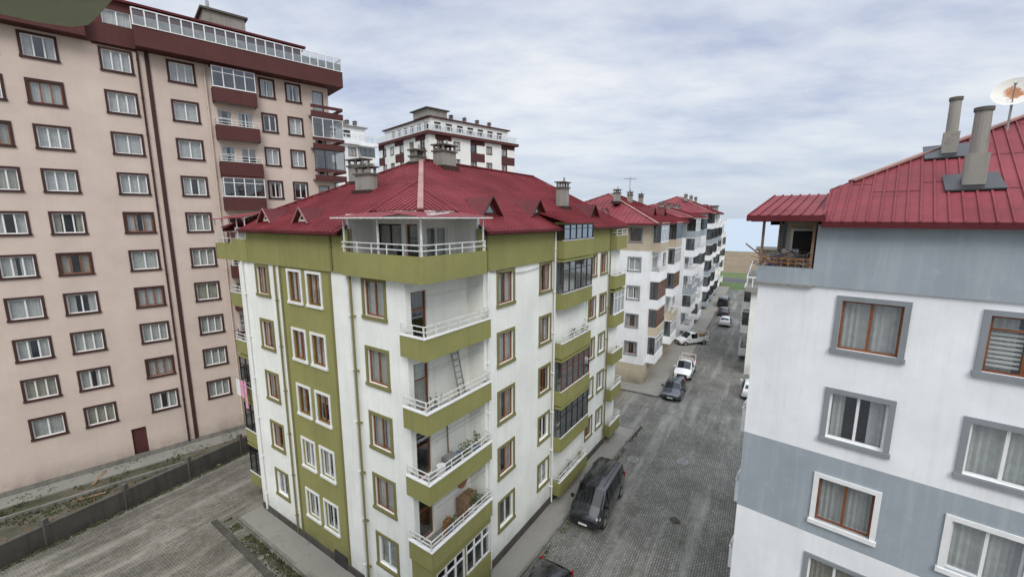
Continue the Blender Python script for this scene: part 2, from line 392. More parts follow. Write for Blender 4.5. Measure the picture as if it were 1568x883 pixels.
# ================================================================== CENTRE BUILDING
H = 17.4
AC = math.atan2(.829, .559)
c = Obj('apartment_building', (-3.27, 15.115, 0), AC)
L, W = 20.6, 14.2
F, S, B, E = faces(c, L, W)
tops = [15.05-2.9*i for i in range(5)]
for i, zt in enumerate(tops):
    F.window(4.58, 6.08, zt-1.75, zt, BF if i < 4 else WF, OLIVED, .14, 2)
    F.window(8.42, 9.8, zt-1.7, zt, BF if i < 3 else WF, OLIVED, .14, 2)
    for a in (14.9, 16.8): F.window(a, a+1.3, zt-1.6, zt, R.choice([WF, BF]), OLIVED, .13, 2)
    S.window(2.0, 3.5, zt-1.75, zt, BF if i < 4 else WF, OLIVED, .14, 2)
    S.window(6.35, 7.62, zt-1.75, zt-.05, BF if i < 3 else WF, WF, .12, 2)
    S.window(7.98, 9.25, zt-1.75, zt-.05, BF if i < 3 else WF, WF, .12, 2)
    S.window(10.95, 12.35, zt-1.7, zt, BF if i < 4 else WF, OLIVED, .14, 2)
F.wall(lambda a, z: WHITE, 3.62, L, .55, 15.1)
F.box('walls', CONCD, 3.6, L, -.04, .3, 0, .55)
stripe = lambda a, z: OLIVE if 5.6 < a < 9.9 else WHITE
S.wall(stripe, .92, W, .5, 15.1, ca=(5.6, 9.9))
S.box('walls', CONCD, .0, W, -.05, .3, 0, .5)
for a in (5.6, 9.9-.12): S.box('walls', OLIVED, a, a+.12, -.06, .0, .5, 15.1)
B.wall(WHITE, 0, L, 0, 16.9); E.wall(WHITE, 0, W, 0, 16.9)
# corner loggia
G1 = Face(c, (0, .92), (1, 0), (0, 1)); G2 = Face(c, (3.62, 0), (0, 1), (1, 0))
for i in range(4):
    zf = tops[i]-2.62
    G1.window(.22, 1.15, zf-.02, zf+2.2, BF, None, .05, 1, .35, cur=.3, dk=.12)
    c.box('balconies', CONC, -.22, 3.6, -.27, .9, zf-.17, zf)
    for (x0, x1, y0, y1) in ((-.32, 3.66, -.36, -.26), (-.32, -.22, -.26, .96)):
        c.box('balconies', OLIVE, x0, x1, y0, y1, zf-.22, zf+.62)
    c.box('balconies', OLIVE, 3.56, 3.66, -.26, -.01, zf-.22, zf+.62)
    c.box('balconies', OLIVE, -.22, -.01, .86, .96, zf-.22, zf+.62)
    c.box('balconies', WF, -.35, 3.69, -.39, -.23, zf+.62, zf+.67); c.box('balconies', WF, -.35, -.19, -.23, .98, zf+.62, zf+.67)
    for zz in (zf+.88, zf+1.08):
        c.beam('railings', RAIL, (-.3, -.31, zz), (3.66, -.31, zz), .035); c.beam('railings', RAIL, (-.27, -.31, zz), (-.27, .96, zz), .035)
        c.beam('railings', RAIL, (3.64, -.31, zz), (3.64, 0, zz), .035)
    for k in range(7): c.beam('railings', RAIL, (-.3+k*.65, -.31, zf+.64), (-.34+k*.65, -.33, zf+1.1), .035)
    for k in range(3): c.beam('railings', RAIL, (-.27, -.3+k*.6, zf+.64), (-.29, -.3+k*.6, zf+1.1), .035)
    c.beam('clotheslines', METAL, (.3, -.1, zf+2.1), (3.5, -.1, zf+2.1), .012); c.beam('clotheslines', METAL, (.3, .15, zf+2.1), (3.5, .15, zf+2.1), .012)
G1.wall(WHITE, 0, 3.62, 3.2, 15.1); G2.wall(WHITE, 0, .92, 3.2, 15.1)
Fc = Face(c, (0, -.25), (1, 0), (0, 1)); Sc = Face(c, (-.22, -.25), (0, 1), (1, 0))
Fc.glazing(0.0, 1.75, 1.55, 3.1, .02, WF, 3, None, .3, .08); Fc.glazing(1.85, 3.6, 1.55, 3.1, .02, WF, 3, None, .3, .08)
Fc.box('walls', OLIVE, -.22, 3.66, 0, .2, 0.0, 1.5); Fc.box('walls', OLIVE, -.22, 3.66, 0, .2, 3.1, 3.42)
Fc.box('walls', OLIVE, 1.75, 1.85, 0.0, .2, 1.5, 3.1); Fc.box('walls', OLIVE, -.22, 0, 0, .2, 1.5, 3.1)
Fc.quad('interior', DARK, 0, 3.6, .8, 1, 3.3)
Sc.box('walls', OLIVE, .2, 1.2, 0, .15, 0, 3.42)
# balcony clutter
for (x, y, z) in ((.7, .2, tops[1]-2.62), (2.7, .3, tops[2]-2.62), (2.2, .1, tops[2]-2.62), (3.2, .2, tops[2]-2.62), (1.4, .2, tops[3]-2.62), (2.9, .3, tops[3]-2.62), (3.2, .0, tops[3]-2.62)):
    pot(c, (x, y, z), R.uniform(.32, .46))
zf = tops[2]-2.62
c.box('clutter', METAL, 1.3, 1.9, .1, .55, zf, zf+.75); c.box('clutter', CLBLUE, 2.0, 2.3, .2, .5, zf, zf+.6)
c.cyl('clutter', WF, (.9, .2, zf), (.9, .2, zf+.7), .2); c.beam('clutter', WOOD, (1.8, .6, zf), (2.0, .85, zf+2.2), .05)
zf = tops[3]-2.62
c.box('clutter', WOOD, 2.4, 3.3, .3, .75, zf, zf+1.0); c.cyl('clutter', TERRA, (2.9, .78, zf+1.5), (2.9, .84, zf+1.5), .3, 16)
c.box('clutter', RUST, 1.2, 1.6, .2, .5, zf, zf+.7)
zf = tops[1]-2.62   # ladder
for x in (2.35, 2.75): c.beam('ladder', METAL, (x, .35, zf), (x, .82, zf+2.2), .05)
for k in range(8): c.beam('ladder', METAL, (2.35, .35+.47*k/8+.03, zf+.2+k*.26), (2.75, .35+.47*k/8+.03, zf+.2+k*.26), .035)
# attic band
F.box('walls', OLIVE, 3.3, L+.05, -.09, .2, 15.1, 16.95)
S.box('walls', OLIVE, 4.2, W-1.4, -.09, .2, 15.1, 16.95)
S.box('walls', OLIVE, W-1.4, W+.3, -.11, .0, 15.1, 16.3)
c.box('walls', OLIVED, .0, 3.3, -.02, .02, 15.0, 15.2)
# attic corner terrace
T1 = Face(c, (1.3, 1.3), (0, 1), (1, 0)); T2 = Face(c, (1.3, 1.3), (1, 0), (0, 1))
T1.window(.15, .95, 15.25, 17.2, BF, None, .05, 1, 0, cur=.3, dk=.1); T1.window(1.1, 2.75, 15.6, 17.2, KF, None, .05, 2, 0, cur=.4, dk=.1)
T2.window(.25, 1.6, 15.7, 17.1, WF, None, .06, 2, 0, cur=.9, dk=.1)
T1.wall(WHITE, 0, 2.9, 15.1, 17.7); T2.wall(WHITE, 0, 2.0, 15.1, 17.7)
c.box('walls', WHITE, 0.05, 1.3, 4.2, 4.35, 15.1, 17.55); c.box('walls', WHITE, 3.3, 3.45, 0.05, 1.3, 15.1, 17.45)
c.box('balconies', CONC, -.3, 3.35, -.33, 4.2, 15.12, 15.26)
for (x0, x1, y0, y1) in ((-.36, 3.36, -.4, -.3), (-.36, -.26, -.3, 4.25)):
    c.box('balconies', OLIVE, x0, x1, y0, y1, 15.08, 16.05)
c.box('balconies', OLIVE, 3.26, 3.36, -.3, -.09, 15.08, 16.05); c.box('balconies', OLIVE, -.26, -.09, 4.15, 4.25, 15.08, 16.05)
for zz in (16.25, 16.45):
    c.beam('railings', RAIL, (-.3, -.35, zz), (3.36, -.35, zz), .04); c.beam('railings', RAIL, (-.31, -.35, zz), (-.31, 4.2, zz), .04)
for k in range(6): c.beam('railings', RAIL, (-.3+k*.72, -.35, 16.05), (-.3+k*.72, -.35, 16.47), .035)
for k in range(6): c.beam('railings', RAIL, (-.31, -.3+k*.88, 16.05), (-.31, -.3+k*.88, 16.47), .035)
for p in ((-.25, -.3), (3.25, -.3), (-.25, 2.0), (-.25, 4.1)): c.beam('awning_posts', RAIL, (p[0], p[1], 16.0), (p[0], p[1], 17.42), .06)
pot(c, (.6, .5, 15.26), .45); c.box('clutter', METAL, .5, 1.0, 2.6, 3.4, 15.26, 16.1)
c.hexa('awning', ROOF, [(-.6, -.65, 17.42), (3.4, -.65, 17.42), (3.4, 1.35, 17.62), (-.6, 1.35, 17.62), (-.6, -.65, 17.45), (3.4, -.65, 17.45), (3.4, 1.35, 17.65), (-.6, 1.35, 17.65)])
c.hexa('awning', ROOF, [(-.6, 1.35, 17.42), (1.35, 1.35, 17.62), (1.35, 4.4, 17.62), (-.6, 4.4, 17.42), (-.6, 1.35, 17.45), (1.35, 1.35, 17.65), (1.35, 4.4, 17.65), (-.6, 4.4, 17.45)])
c.beam('awning', RAIL, (-.62, -.67, 17.40), (3.4, -.67, 17.40), .05); c.beam('awning', RAIL, (-.62, -.67, 17.40), (-.62, 4.4, 17.40), .05)
for k in range(11): c.beam('awning', RAIL, (-.3+.36*k, -.7, 17.40), (-.3+.36*k, 1.2, 17.59), .03)
for k in range(13): c.beam('awning', RAIL, (-.68, -.3+.36*k, 17.40), (1.2, -.3+.36*k, 17.59), .03)
# roof
hiproof(c, L+.2, W, 17.05, .51, .42, 5, .3,
        loF=lambda a: 1.3 if a < 3.4 else (-.42), loS=lambda a: 1.3 if (a < 4.3 or a > W-1.4) else -.42, brkF=(3.4,), brkS=(4.3, W-1.4))
RZ = lambda d: 17.05+.51*d
chimney(c, 3.4, 7.3, RZ(3.0), 19.95, .5, 1.1); chimney(c, 4.6, 9.4, RZ(4.2), 20.6, .5, 1.3)
chimney(c, 8.4, 6.5, 20.2, 21.6, 1.1, .8); chimney(c, 6.9, 7.2, 20.3, 21.2, .7, .5)
chimney(c, 15.0, 2.1, RZ(1.8), 19.75, .9, .5); chimney(c, 9.5, 9.8, 19, 21.0, 1.0, .5)
def dormer(F, a, d, w=1.2, h=.75, glass=WF, z0=17.05, sl=.51):
    p = F.pt; zb = z0+sl*d+.03; dep = h/sl+.0
    F.o.poly('dormers', glass, [p(a-w/2, d, zb), p(a+w/2, d, zb), p(a, d, zb+h)])
    g = .55; F.o.poly('dormers', GLD if glass is WF else GL, [p(a-w/2*g, d-.02, zb+.1), p(a+w/2*g, d-.02, zb+.1), p(a, d-.02, zb+h*.72)])
    F.o.poly('dormers', DARK, [p(a-w/2*g, d-.01, zb+.1), p(a+w/2*g, d-.01, zb+.1), p(a, d-.01, zb+h*.72)])
    F.o.poly('dormers', ROOFD, [p(a-w/2-.14, d-.22, zb-.08), p(a, d-.22, zb+h+.08), p(a, d+dep+.05, zb+h+.08), p(a-w/2-.14, d+.1, zb-.03)])
    F.o.poly('dormers', ROOF, [p(a+w/2+.14, d-.22, zb-.08), p(a, d-.22, zb+h+.08), p(a, d+dep+.05, zb+h+.08), p(a+w/2+.14, d+.1, zb-.03)])
    for sgn in (-1, 1):
        F.o.beam('dormers', RIDGE if glass is WF else BROWNT, p(a+sgn*(w/2+.14), d-.23, zb-.08), p(a, d-.23, zb+h+.08), .04, .05)
dormer(F, 5.3, .9, 1.3, .75, BROWN); dormer(F, 9.6, .9, 1.3, .75, BROWN); dormer(F, 17.2, .9, 1.2, .7, BROWN)
dormer(S, 7.9, .3, 1.0, .55, WF); dormer(S, 11.2, .3, 1.0, .55, WF)
# street-side bays
for i, zt in enumerate(tops):
    zf = zt-2.62
    F.balcony(10.1, 14.1, .6, zf, .75, OLIVE, RAIL, [KF, None, RF, KF, None][i], 2.55, clutter=[0, 2, 0, 0, 4][i])
    F.window(10.4, 11.3, zf+.05, zf+2.3, BF, None, .05, 1, .3, cur=.3); F.window(11.8, 13.6, zf+.8, zf+2.2, WF, None, .05, 2)
    F.balcony(18.5, 20.7, .5, zf, .8, OLIVE, RAIL, [None, WF, None, None, None][i], 2.5)
    F.window(18.9, 20.2, zf+.1, zf+2.2, BF, None, .05, 2)
F.balcony(10.1, 14.1, .6, 15.3, .85, OLIVE, RAIL, KF, 1.75); F.balcony(18.5, 20.7, .5, 15.3, .85, OLIVE, RAIL)
c.hexa('roof', ROOF, [(9.8, -1.0, 17.1), (14.4, -1.0, 17.1), (14.4, 1.3, 17.75), (9.8, 1.3, 17.75), (9.8, -1.0, 17.16), (14.4, -1.0, 17.16), (14.4, 1.3, 17.81), (9.8, 1.3, 17.81)])
for k in range(16): c.beam('roof', ROOF, (9.85+.3*k, -1.02, 17.17), (9.85+.3*k, 1.3, 17.83), .04, .05)
# back-left wing balconies
for i, zt in enumerate(tops):
    zf = zt-2.62; e = [None, None, KF, KF, KF][i]; y1 = W+2.3
    c.box('balconies', CONC, .5, 3.4, W+.01, y1-.02, zf-.17, zf)
    Wf = Face(c, (.9, W), (0, 1), (1, 0)); Wf.balcony(.0, 2.3, .5, zf, .65, OLIVE, RAIL, e, 2.5, clutter=1)
    Ws = Face(c, (.4, y1), (1, 0), (0, -1)); Ws.balcony(.05, 3.1, .0, zf, .65, OLIVE, RAIL, e, 2.5)
c.box('walls', WHITE, 3.4, 3.6, W, W+2.3, 0, 17); 
c.box('balconies', OLIVE, -.1, .0, W-1.4, W+2.3, 15.1, 16.0); c.box('balconies', OLIVE, -.1, 3.4, W+2.2, W+2.3, 15.1, 16.0); c.box('balconies', CONC, 0, 3.4, W-1.4, W+2.2, 15.12, 15.25)
for k in range(5): c.beam('railings', RAIL, (-.05, W-1.3+k*.88, 16.0), (-.05, W-1.3+k*.88, 17.4), .04)
for zz in (16.3, 17.4): c.beam('railings', RAIL, (-.05, W-1.4, zz), (-.05, W+2.3, zz), .04)
c.hexa('awning', ROOF, [(-.3, W-1.4, 17.4), (1.5, W-1.4, 17.8), (1.5, W+2.5, 17.6), (-.3, W+2.5, 17.3), (-.3, W-1.4, 17.43), (1.5, W-1.4, 17.83), (1.5, W+2.5, 17.63), (-.3, W+2.5, 17.33)])
c.box('walls', WHITE, 1.35, 1.5, W-1.4, W, 15.1, 17.7)
# laundry
zf = tops[2]-2.62
for k in range(3):
    for j in range(4):
        w0 = .1+.04*math.sin(j*2+k); w1 = .1+.04*math.sin((j+1)*2+k); y0 = W+.9+.44*k
        c.poly('laundry', (PINKC, PINKC, CUR)[k], [(w0, y0+.09*j, zf+(-.5 if k == 0 else .15)), (w1, y0+.09*(j+1), zf+(-.48 if k == 0 else .15)), (w1, y0+.09*(j+1), zf+1.2), (w0, y0+.09*j, zf+1.2)])
c.beam('laundry', METAL, (.12, W+.3, zf+1.2), (.12, W+2.4, zf+1.2), .02)
# pipes
def pipe(F, a, z0, z1, m, d=-.09, r=.05):
    F.o.cyl('downpipes', m, F.pt(a, d, z0), F.pt(a, d, z1), r, 8)
    z = z0+1
    while z < z1: F.box('downpipes', m, a-.08, a+.08, d-.06, .0, z, z+.04); z += 2.4
pipe(F, 3.85, .3, 15.1, WF); pipe(F, 3.75, 15.1, 16.9, OLIVED, -.15); pipe(F, 9.95, .3, 16.9, WF, -.14); pipe(F, 14.4, .3, 16.9, WF, -.14); pipe(F, 18.3, .3, 16.9, OLIVED, -.14)
pipe(S, 4.05, .3, 16.9, OLIVED, -.15); pipe(S, 4.35, .3, 15.1, WF); pipe(S, 10.25, .3, 15.1, OLIVED); pipe(S, 13.6, .3, 15.1, WF); pipe(S, 5.3, 15.2, 16.9, OLIVED, -.14)
F.box('gutters', ROOFD, 3.4, L, -.52, -.42, 16.72, 16.84); S.box('gutters', ROOFD, 4.3, W-1.4, -.52, -.42, 16.72, 16.84)
S.box('walls', DARK, 5.9, 6.9, -.07, .0, .1, .8)
# sagging service cable along the street face
for k in range(24):
    a0, a1 = 3.9+k*.25, 3.9+(k+1)*.25
    zc = lambda a: 14.2-.0*a-.35*math.sin((a-3.9)/6*math.pi)
    c.beam('cables', KF, (a0, -.05, zc(a0)+.9), (a1, -.05, zc(a1)+.9), .018)
c.finish()

# ================================================================== RIGHT BUILDING
r = Obj('apartment_building', (8.23, 13.9, 0), math.atan2(-.655, .755))
L, W = 19, 14
F, S, B, E = faces(r, L, W)
rt = [15.1-2.9*i for i in range(5)]
cols = (2.12, 5.12, 8.6, 12.5)
for i, zt in enumerate(rt):
    for j, a in enumerate(cols):
        br = (i == 0) or (i == 2 and j == 0)
        F.window(a, a+1.66, zt-1.78, zt, BF if br else WF, (WF if i == 2 else GREYT), .14, 2, .24 if i == 0 and j else 0, cur=.95, proud=.05)
        if i == 0 and j == 1:
            for k in range(9): F.box('blinds', WF, a+.2, a+.78, .16, .2, zt-1.5+k*.12, zt-1.43+k*.12)
for i, zt in enumerate(rt):
    S.window(4.5, 6, zt-1.7, zt, WF, GREYT, .13, 2)
    S.window(9.5, 11, zt-1.7, zt, WF, GREYT, .13, 2)
    if 0 < i < 4: S.balcony(.9, 3.4, .28, zt-2.6, .8, WHITE2, RAIL, th=.1, rh=.2)
band = lambda a, z: GREY if 7.1 < z < 9.95 else WHITE2
F.wall(band, 0, L, 0, 15.33, cz=(7.1, 9.95)); S.wall(band, 0, W, 0, 15.33, cz=(7.1, 9.95))
B.wall(WHITE2, 0, L, 0, 17.3); E.wall(WHITE2, 0, W, 0, 17.3)
F.box('walls', GREY, 1.45, L, -.07, .2, 15.33, 17.2)
r.box('walls', GREY, -.07, 1.45, -.07, .06, 15.33, 15.85); r.box('walls', GREY, -.07, .06, .06, 3.2, 15.33, 15.85); r.box('walls', GREY, -.07, .2, 3.2, W, 15.33, 17.2)
F.box('walls', CONC, -.12, 1.5, -.12, .1, 15.27, 15.33)
r.box('walls', CONC, .06, 1.4, .06, 3.2, 15.2, 15.36)
r.box('walls', BROWNT, 1.4, 1.5, .2, 3.2, 15.33, 17.4); r.box('walls', BEIGE, .1, 1.4, 3.2, 3.35, 15.33, 17.6)
r.box('windows', WF, .35, 1.1, 3.1, 3.19, 15.9, 17.0); r.box('windows', DARK, .43, 1.02, 3.07, 3.11, 15.98, 16.92)
for p in ((-.0, 0), (1.36, .02), (0, 3.1)): r.beam('awning_posts', WOOD, (p[0], p[1], 15.8), (p[0], p[1], 17.42), .07)
r.hexa('awning', ROOF, [(-.4, -.5, 17.42), (1.62, -.5, 17.42), (1.62, 3.6, 18.2), (-.4, 3.6, 18.2), (-.4, -.5, 17.47), (1.62, -.5, 17.47), (1.62, 3.6, 18.25), (-.4, 3.6, 18.25)])
for k in range(8):
    x = -.38+k*.28; r.beam('awning', ROOF, (x, -.52, 17.49), (x, 3.6, 18.27), .04, .05)
r.box('awning', ROOFD, -.42, 1.64, -.53, -.5, 17.3, 17.48); r.box('awning', BROWNT, -.3, 1.5, -.4, 3.4, 17.28, 17.34)
for k in range(80):   # firewood / sticks and junk on the terrace
    x = R.uniform(-.2, 1.3); y = R.uniform(-.25, 1.6); z = 15.7+R.uniform(0, .5)
    a = R.uniform(0, 6.28); e = R.uniform(-.5, 1.1); l = R.uniform(.3, .8)
    r.beam('clutter', R.choice([WOOD, RUST, WOOD, METAL]), (x, y, z), (x+math.cos(a)*l, y+math.sin(a)*l*.6, z+e*l*.6), R.uniform(.012, .035))
for zz in (15.98, 16.12): r.beam('railings', RUST, (-.02, -.02, zz), (1.4, -.02, zz), .025)
for k in range(8): r.beam('railings', RUST, (-.02+.2*k, -.02, 15.85), (-.02+.2*k, -.02, 16.14), .02)
r.box('clutter', WF, .3, .8, 1.8, 2.2, 16.0, 16.3); r.box('clutter', METAL, .9, 1.25, 1.0, 1.5, 15.4, 16.1); r.box('clutter', CLBLUE, .1, .5, 1.0, 1.4, 15.4, 16.15)
hiproof(r, L, W, 17.5, .52, .42, 1, .27, loF=lambda a: -.42 if a > 1.55 else 20, loS=lambda a: 1.5 if a < 3.5 else -.42, brkF=(1.55,), brkS=(3.5,))
def stack(x, y, zb, zt, rr):
    r.box('flues', CONC, x-rr*1.25, x+rr*1.25, y-rr*1.25, y+rr*1.25, zb, zb+(zt-zb)*.42)
    r.cyl('flues', CONC, (x, y, zb+(zt-zb)*.40), (x-.02, y, zt-.1), rr*1.0, 16, rr*.95)
    r.cyl('flues', CONCD, (x-.02, y, zt-.1), (x-.02, y, zt), rr*1.12, 16)
    p = lambda xx, yy: (xx, yy, 17.5+.52*yy+.05)
    q = [p(x-.55, y-.5), p(x+.6, y-.45), p(x+.5, y+.5), p(x-.6, y+.42)]
    r.hexa('flues', KF, q+[(a, b, c+.04) for a, b, c in q])
stack(4.68, 1.6, 18.25, 20.35, .18); stack(4.25, 3.7, 19.3, 21.1, .145)
pipe(F, 18.6, .2, 17, WF)
r.finish()
dish('satellite_dish', (15.75, 14.05, 21.25), rad(228), rad(28), .5, 1.2)

# ================================================================== LEFT TALL BUILDING
l = Obj('apartment_tower', (-29.0, 26.7, 0), math.atan2(.679, .734))
fh = 2.61; x0 = -16; L = 17.75; W = 15
F = Face(l, (0, 0), (1, 0), (0, 1)); E = Face(l, (L, 0), (0, 1), (-1, 0))
for i in range(10):
    zt = 28.25-fh*i
    for (a, b) in ((-13.5, -11.8), (-10.2, -8.6), (-6.2, -4.5), (-2.45, -.8), (.03, 1.66), (3.46, 5.1), (6.85, 8.45)):
        F.window(a, b, zt-1.5, zt, WF if R.random() < .85 else BF, BROWNT, .13, 3 if R.random() < .7 else 2, 0, cur=1.05, proud=.05)
    for (a, b) in ((12.45, 13.6), (14.35, 15.55)):
        F.window(a, b, zt-1.5, zt, WF, BROWNT, .13, 2, 0, cur=.8, proud=.05)
    zf = zt-2.3
    if i < 8:
        F.window(9.5, 10.5, zf+.1, zf+2.1, WF, None, .04, 1, .3, cur=.3); F.window(10.8, 11.9, zf+.6, zf+2.1, WF, None, .04, 2)
        F.balcony(9.3, 12.1, .75, zf, .85, BROWN, RAIL, WF if i in (0, 3) else None, 2.3, clutter=1)
        F.window(16.4, 17.4, zf+.1, zf+2.1, KF, None, .04, 1)
        l.box('balconies', BROWN, 16.0, L+.9, -.8, -.7, zf-.15, zf+.3); l.box('balconies', BROWN, 16.0, L+.9, -.79, -.71, zf+.55, zf+.8)
        l.box('balconies', BROWN, L+.8, L+.9, -.7, 2.2, zf-.15, zf+.3); l.box('balconies', BROWN, L+.81, L+.89, -.7, 2.2, zf+.55, zf+.8)
        l.box('balconies', CONC, 16.0, L+.8, -.7, 2.2, zf-.12, zf)
        if i % 3: F.glazing(16.05, L+.85, zf+.82, zf+2.4, -.76, WF if i % 2 else KF, 3, GLD, 0, .05)
    E.window(3, 4.4, zt-1.5, zt, WF, BROWNT, .13); E.window(8, 9.4, zt-1.5, zt, WF, BROWNT, .13)
F.holes.append((2.2, 3.0, .3, 2.4))
F.wall(PINK, x0, L, 0, 28.4); E.wall(PINK, 0, W, 0, 28.4)
F.quad('interior', BROWN, 2.1, 3.1, .15, .2, 2.5)
l.box('walls', PINK, x0-.1, x0, 0, W, 0, 28.4); l.box('walls', PINK, x0, L, W-.1, W, 0, 28.4)
F.box('walls', BROWNT, 5.72, 5.95, -.08, 0, .4, 28.4)
F.box('walls', BROWN, 3.2, 5.4, -.01, .02, 28.3, 28.4)
l.box('parapet', BROWN, x0, 3.0, -.9, 0, 28.42, 29.65); l.box('parapet', BROWN, 3.0, 5.3, -.2, 0, 28.42, 29.65); l.box('parapet', BROWN, 5.3, L+.95, -1.1, W, 28.42, 29.65)
l.box('parapet', PINK, x0, 5.3, 0, W, 28.42, 29.6)
l.box('parapet', WF, 5.25, L+1, -1.14, -1.0, 29.65, 29.7); l.box('parapet', WF, x0, 3.05, -.94, -.8, 29.65, 29.7)
def balus(x0, x1, y):
    n = int((x1-x0)/.62)
    for k in range(n+1):
        x = x0+(x1-x0)*k/n; l.box('balustrade', WF, x-.035, x+.035, y, y+.06, 29.7, 30.7)
        if k < n: l.poly('glass', GL, [(x, y+.03, 29.75), (x+(x1-x0)/n, y+.03, 29.75), (x+(x1-x0)/n, y+.03, 30.6), (x, y+.03, 30.6)])
    l.box('balustrade', WF, x0, x1, y-.01, y+.07, 30.66, 30.72)
    l.box('balustrade', METAL, x0, x1, y+.12, y+.18, 29.7, 30.3)
balus(5.3, L+.9, -1.08); balus(x0, 3.0, -.88)
for k in range(12):
    y = -1+k*1.2; l.box('balustrade', WF, L+.86, L+.92, y-.03, y+.03, 29.7, 30.7)
l.box('balustrade', WF, L+.85, L+.93, -1, W, 30.66, 30.72)
Pn = Face(l, (0, 2.2), (1, 0), (0, 1))
for k in range(12): Pn.window(-14+k*2.55, -12.4+k*2.55, 30.0, 31.4, WF, None, .05, 2)
Pn.wall(BROWN, x0+1, L-1.2, 29.6, 31.9); l.box('penthouse', BROWN, L-1.3, L-1.2, 2.2, W-2, 29.6, 31.9)
l.box('penthouse', ROOFD, x0+.8, L-.9, 1.9, W-1.8, 31.9, 32.05)
l.box('penthouse', CONC, 9.8, 12.6, 3, 6, 32.0, 33.3); l.box('penthouse', CONCD, 9.6, 12.8, 2.8, 6.2, 33.3, 33.45)
l.cyl('penthouse', METAL, (10.2, 3.4, 33.4), (10.2, 3.4, 34.1), .12)
pipe(F, 5.35, .4, 28.3, BROWNT, -.1, .06); pipe(F, 9.0, .4, 28.3, PINK, -.1, .06); 
F.box('walls', CONC, x0, L, -.06, .0, 0, .45)
l.finish()

# ================================================================== GENERIC BLOCKS
def block(name, loc, rot, L, W, nf, fh, base, wf, colsF, colsS, bals, roof='hip', sur=OLIVED, balm=WHITE, fr=(WF, BF), balS=(), cz=(), ca=(), step=.5, cor=BROWN, pent=None, encs=(None, None, WF, KF, BF), out=.9, sl=.45, dorm=True):
    o = Obj(name, loc, rot); F, S, B, E = faces(o, L, W)
    zt = base+nf*fh
    for i in range(nf):
        zf = base+i*fh
        for a in colsF: F.window(a, a+1.4, zf+.85, zf+2.35, R.choice(fr), sur, .12, 2)
        for a in colsS: S.window(a, a+1.4, zf+.85, zf+2.35, R.choice(fr), sur, .12, 2)
        for (a, b) in bals:
            bm_ = balm if not isinstance(balm, (list, tuple)) else balm[i % len(balm)]
            F.balcony(a, b, out, zf, .8, bm_, RAIL, R.choice(encs), fh-.25, clutter=1 if loc[1] < 60 else 0); F.window(a+.4, b-.5, zf+.1, zf+2.2, WF, None, .05, 2)
        for (a, b) in balS:
            S.balcony(a, b, .9, zf, .8, WHITE2, RAIL, R.choice([None, None, WF])); S.window(a+.4, b-.5, zf+.1, zf+2.2, WF, None, .05, 2)
    for q, ln in ((F, L), (S, W), (B, L), (E, W)): q.wall(wf, 0, ln, 0, zt, cz=cz, ca=ca)
    if roof == 'hip':
        hiproof(o, L, W, zt+.2, sl, .9 if bals else .5, 1, step)
        bb = balm if not isinstance(balm, (list, tuple)) else balm[0]
        F.box('walls', bb, -.1, L+.1, -.1, .2, zt-.1, zt+.1); S.box('walls', bb, -.1, W+.1, -.1, .2, zt-.1, zt+.1)
        for k in range(3): chimney(o, L*(.2+.3*k), W*.35, zt+.2+sl*W*.3, zt+.2+sl*W*.5+.3, R.uniform(.5, 1.1), .5)
        if dorm:
            for a in (L*.3, L*.62): dormer(F, a, 1.0, 1.3, .75, BROWN, zt+.2, sl)
            dormer(S, W*.4, .9, 1.2, .7, WF, zt+.2, sl)
    else:
        pm = pent or WHITE2
        o.box('parapet', cor, -.6, L+.6, -.6, W+.6, zt, zt+.5)
        o.box('penthouse', pm, 1, L-1, 1, W-1, zt+.5, zt+3.0)
        Q = Face(o, (0, -.55), (1, 0), (0, 1)); Q2 = Face(o, (-.55, 0), (0, 1), (1, 0))
        for q, ln in ((Q, L), (Q2, W)):
            k = 0
            while k < ln: q.box('balustrade', WF, k, k+.1, 0, .06, zt+.5, zt+1.6); k += .8
            q.box('balustrade', WF, -.5, ln+.5, 0, .07, zt+1.5, zt+1.65); q.quad('glass', GL, 0, ln, .03, zt+.6, zt+1.4)
        P1 = Face(o, (0, .98), (1, 0), (0, 1)); P2 = Face(o, (.98, 0), (0, 1), (1, 0))
        for q, ln in ((P1, L), (P2, W)):
            k = 1.6
            while k < ln-3: q.box('windows', WF, k, k+1.5, -.02, .01, zt+1.2, zt+2.5); q.box('windows', DARK, k+.1, k+1.4, -.04, .0, zt+1.3, zt+2.4); k += 2.4
        o.box('parapet', BROWN if cor is BROWN else CONC, .6, L-.6, .6, W-.6, zt+3.0, zt+3.2)
        o.box('penthouse', CONC, L*.02, L*.22, W*.05, W*.3, zt+3.2, zt+4.4); o.box('penthouse', CONC, L*.6, L*.66, W*.3, W*.4, zt+3.2, zt+4.4)
        o.box('parapet', CONCD, L*.0, L*.24, W*.03, W*.33, zt+4.4, zt+4.55)
        for k in range(4): chimney(o, L*(.3+.15*k), 2.0, zt+3.2, zt+4.2, .5, .5)
    o.finish(); return o
st = math.atan2(.857, .515)
block('apartment_building', (13.7, 42.1, 0), st, 17, 13, 5, 2.95, 2.3, lambda a, z: BEIGE if (z > 14.1 or z < 2.2) else WHITE2, (6.8, 14.6), (.7, 4.6, 8.6), ((1.2, 4.9), (9.4, 13.2)), sur=GREYT, balm=[WHITE2, BEIGE, WHITE2], cz=(2.2, 14.1), encs=(None, WF, KF, BF))
block('apartment_building', (13.7+.515*21.5, 42.1+.857*21.5, 0), st, 17, 12, 6, 2.75, 1.0, lambda a, z: WHITE2 if z < 14.6 else GREYT, (6.5, 14.6), (1.2, 5), ((.4, 5), (9.0, 13)), sur=GREYT, balm=[WHITE2, WHITE2, GREY], encs=(None, WF, KF), out=1.3, sl=.3, dorm=False, cz=(14.6,))
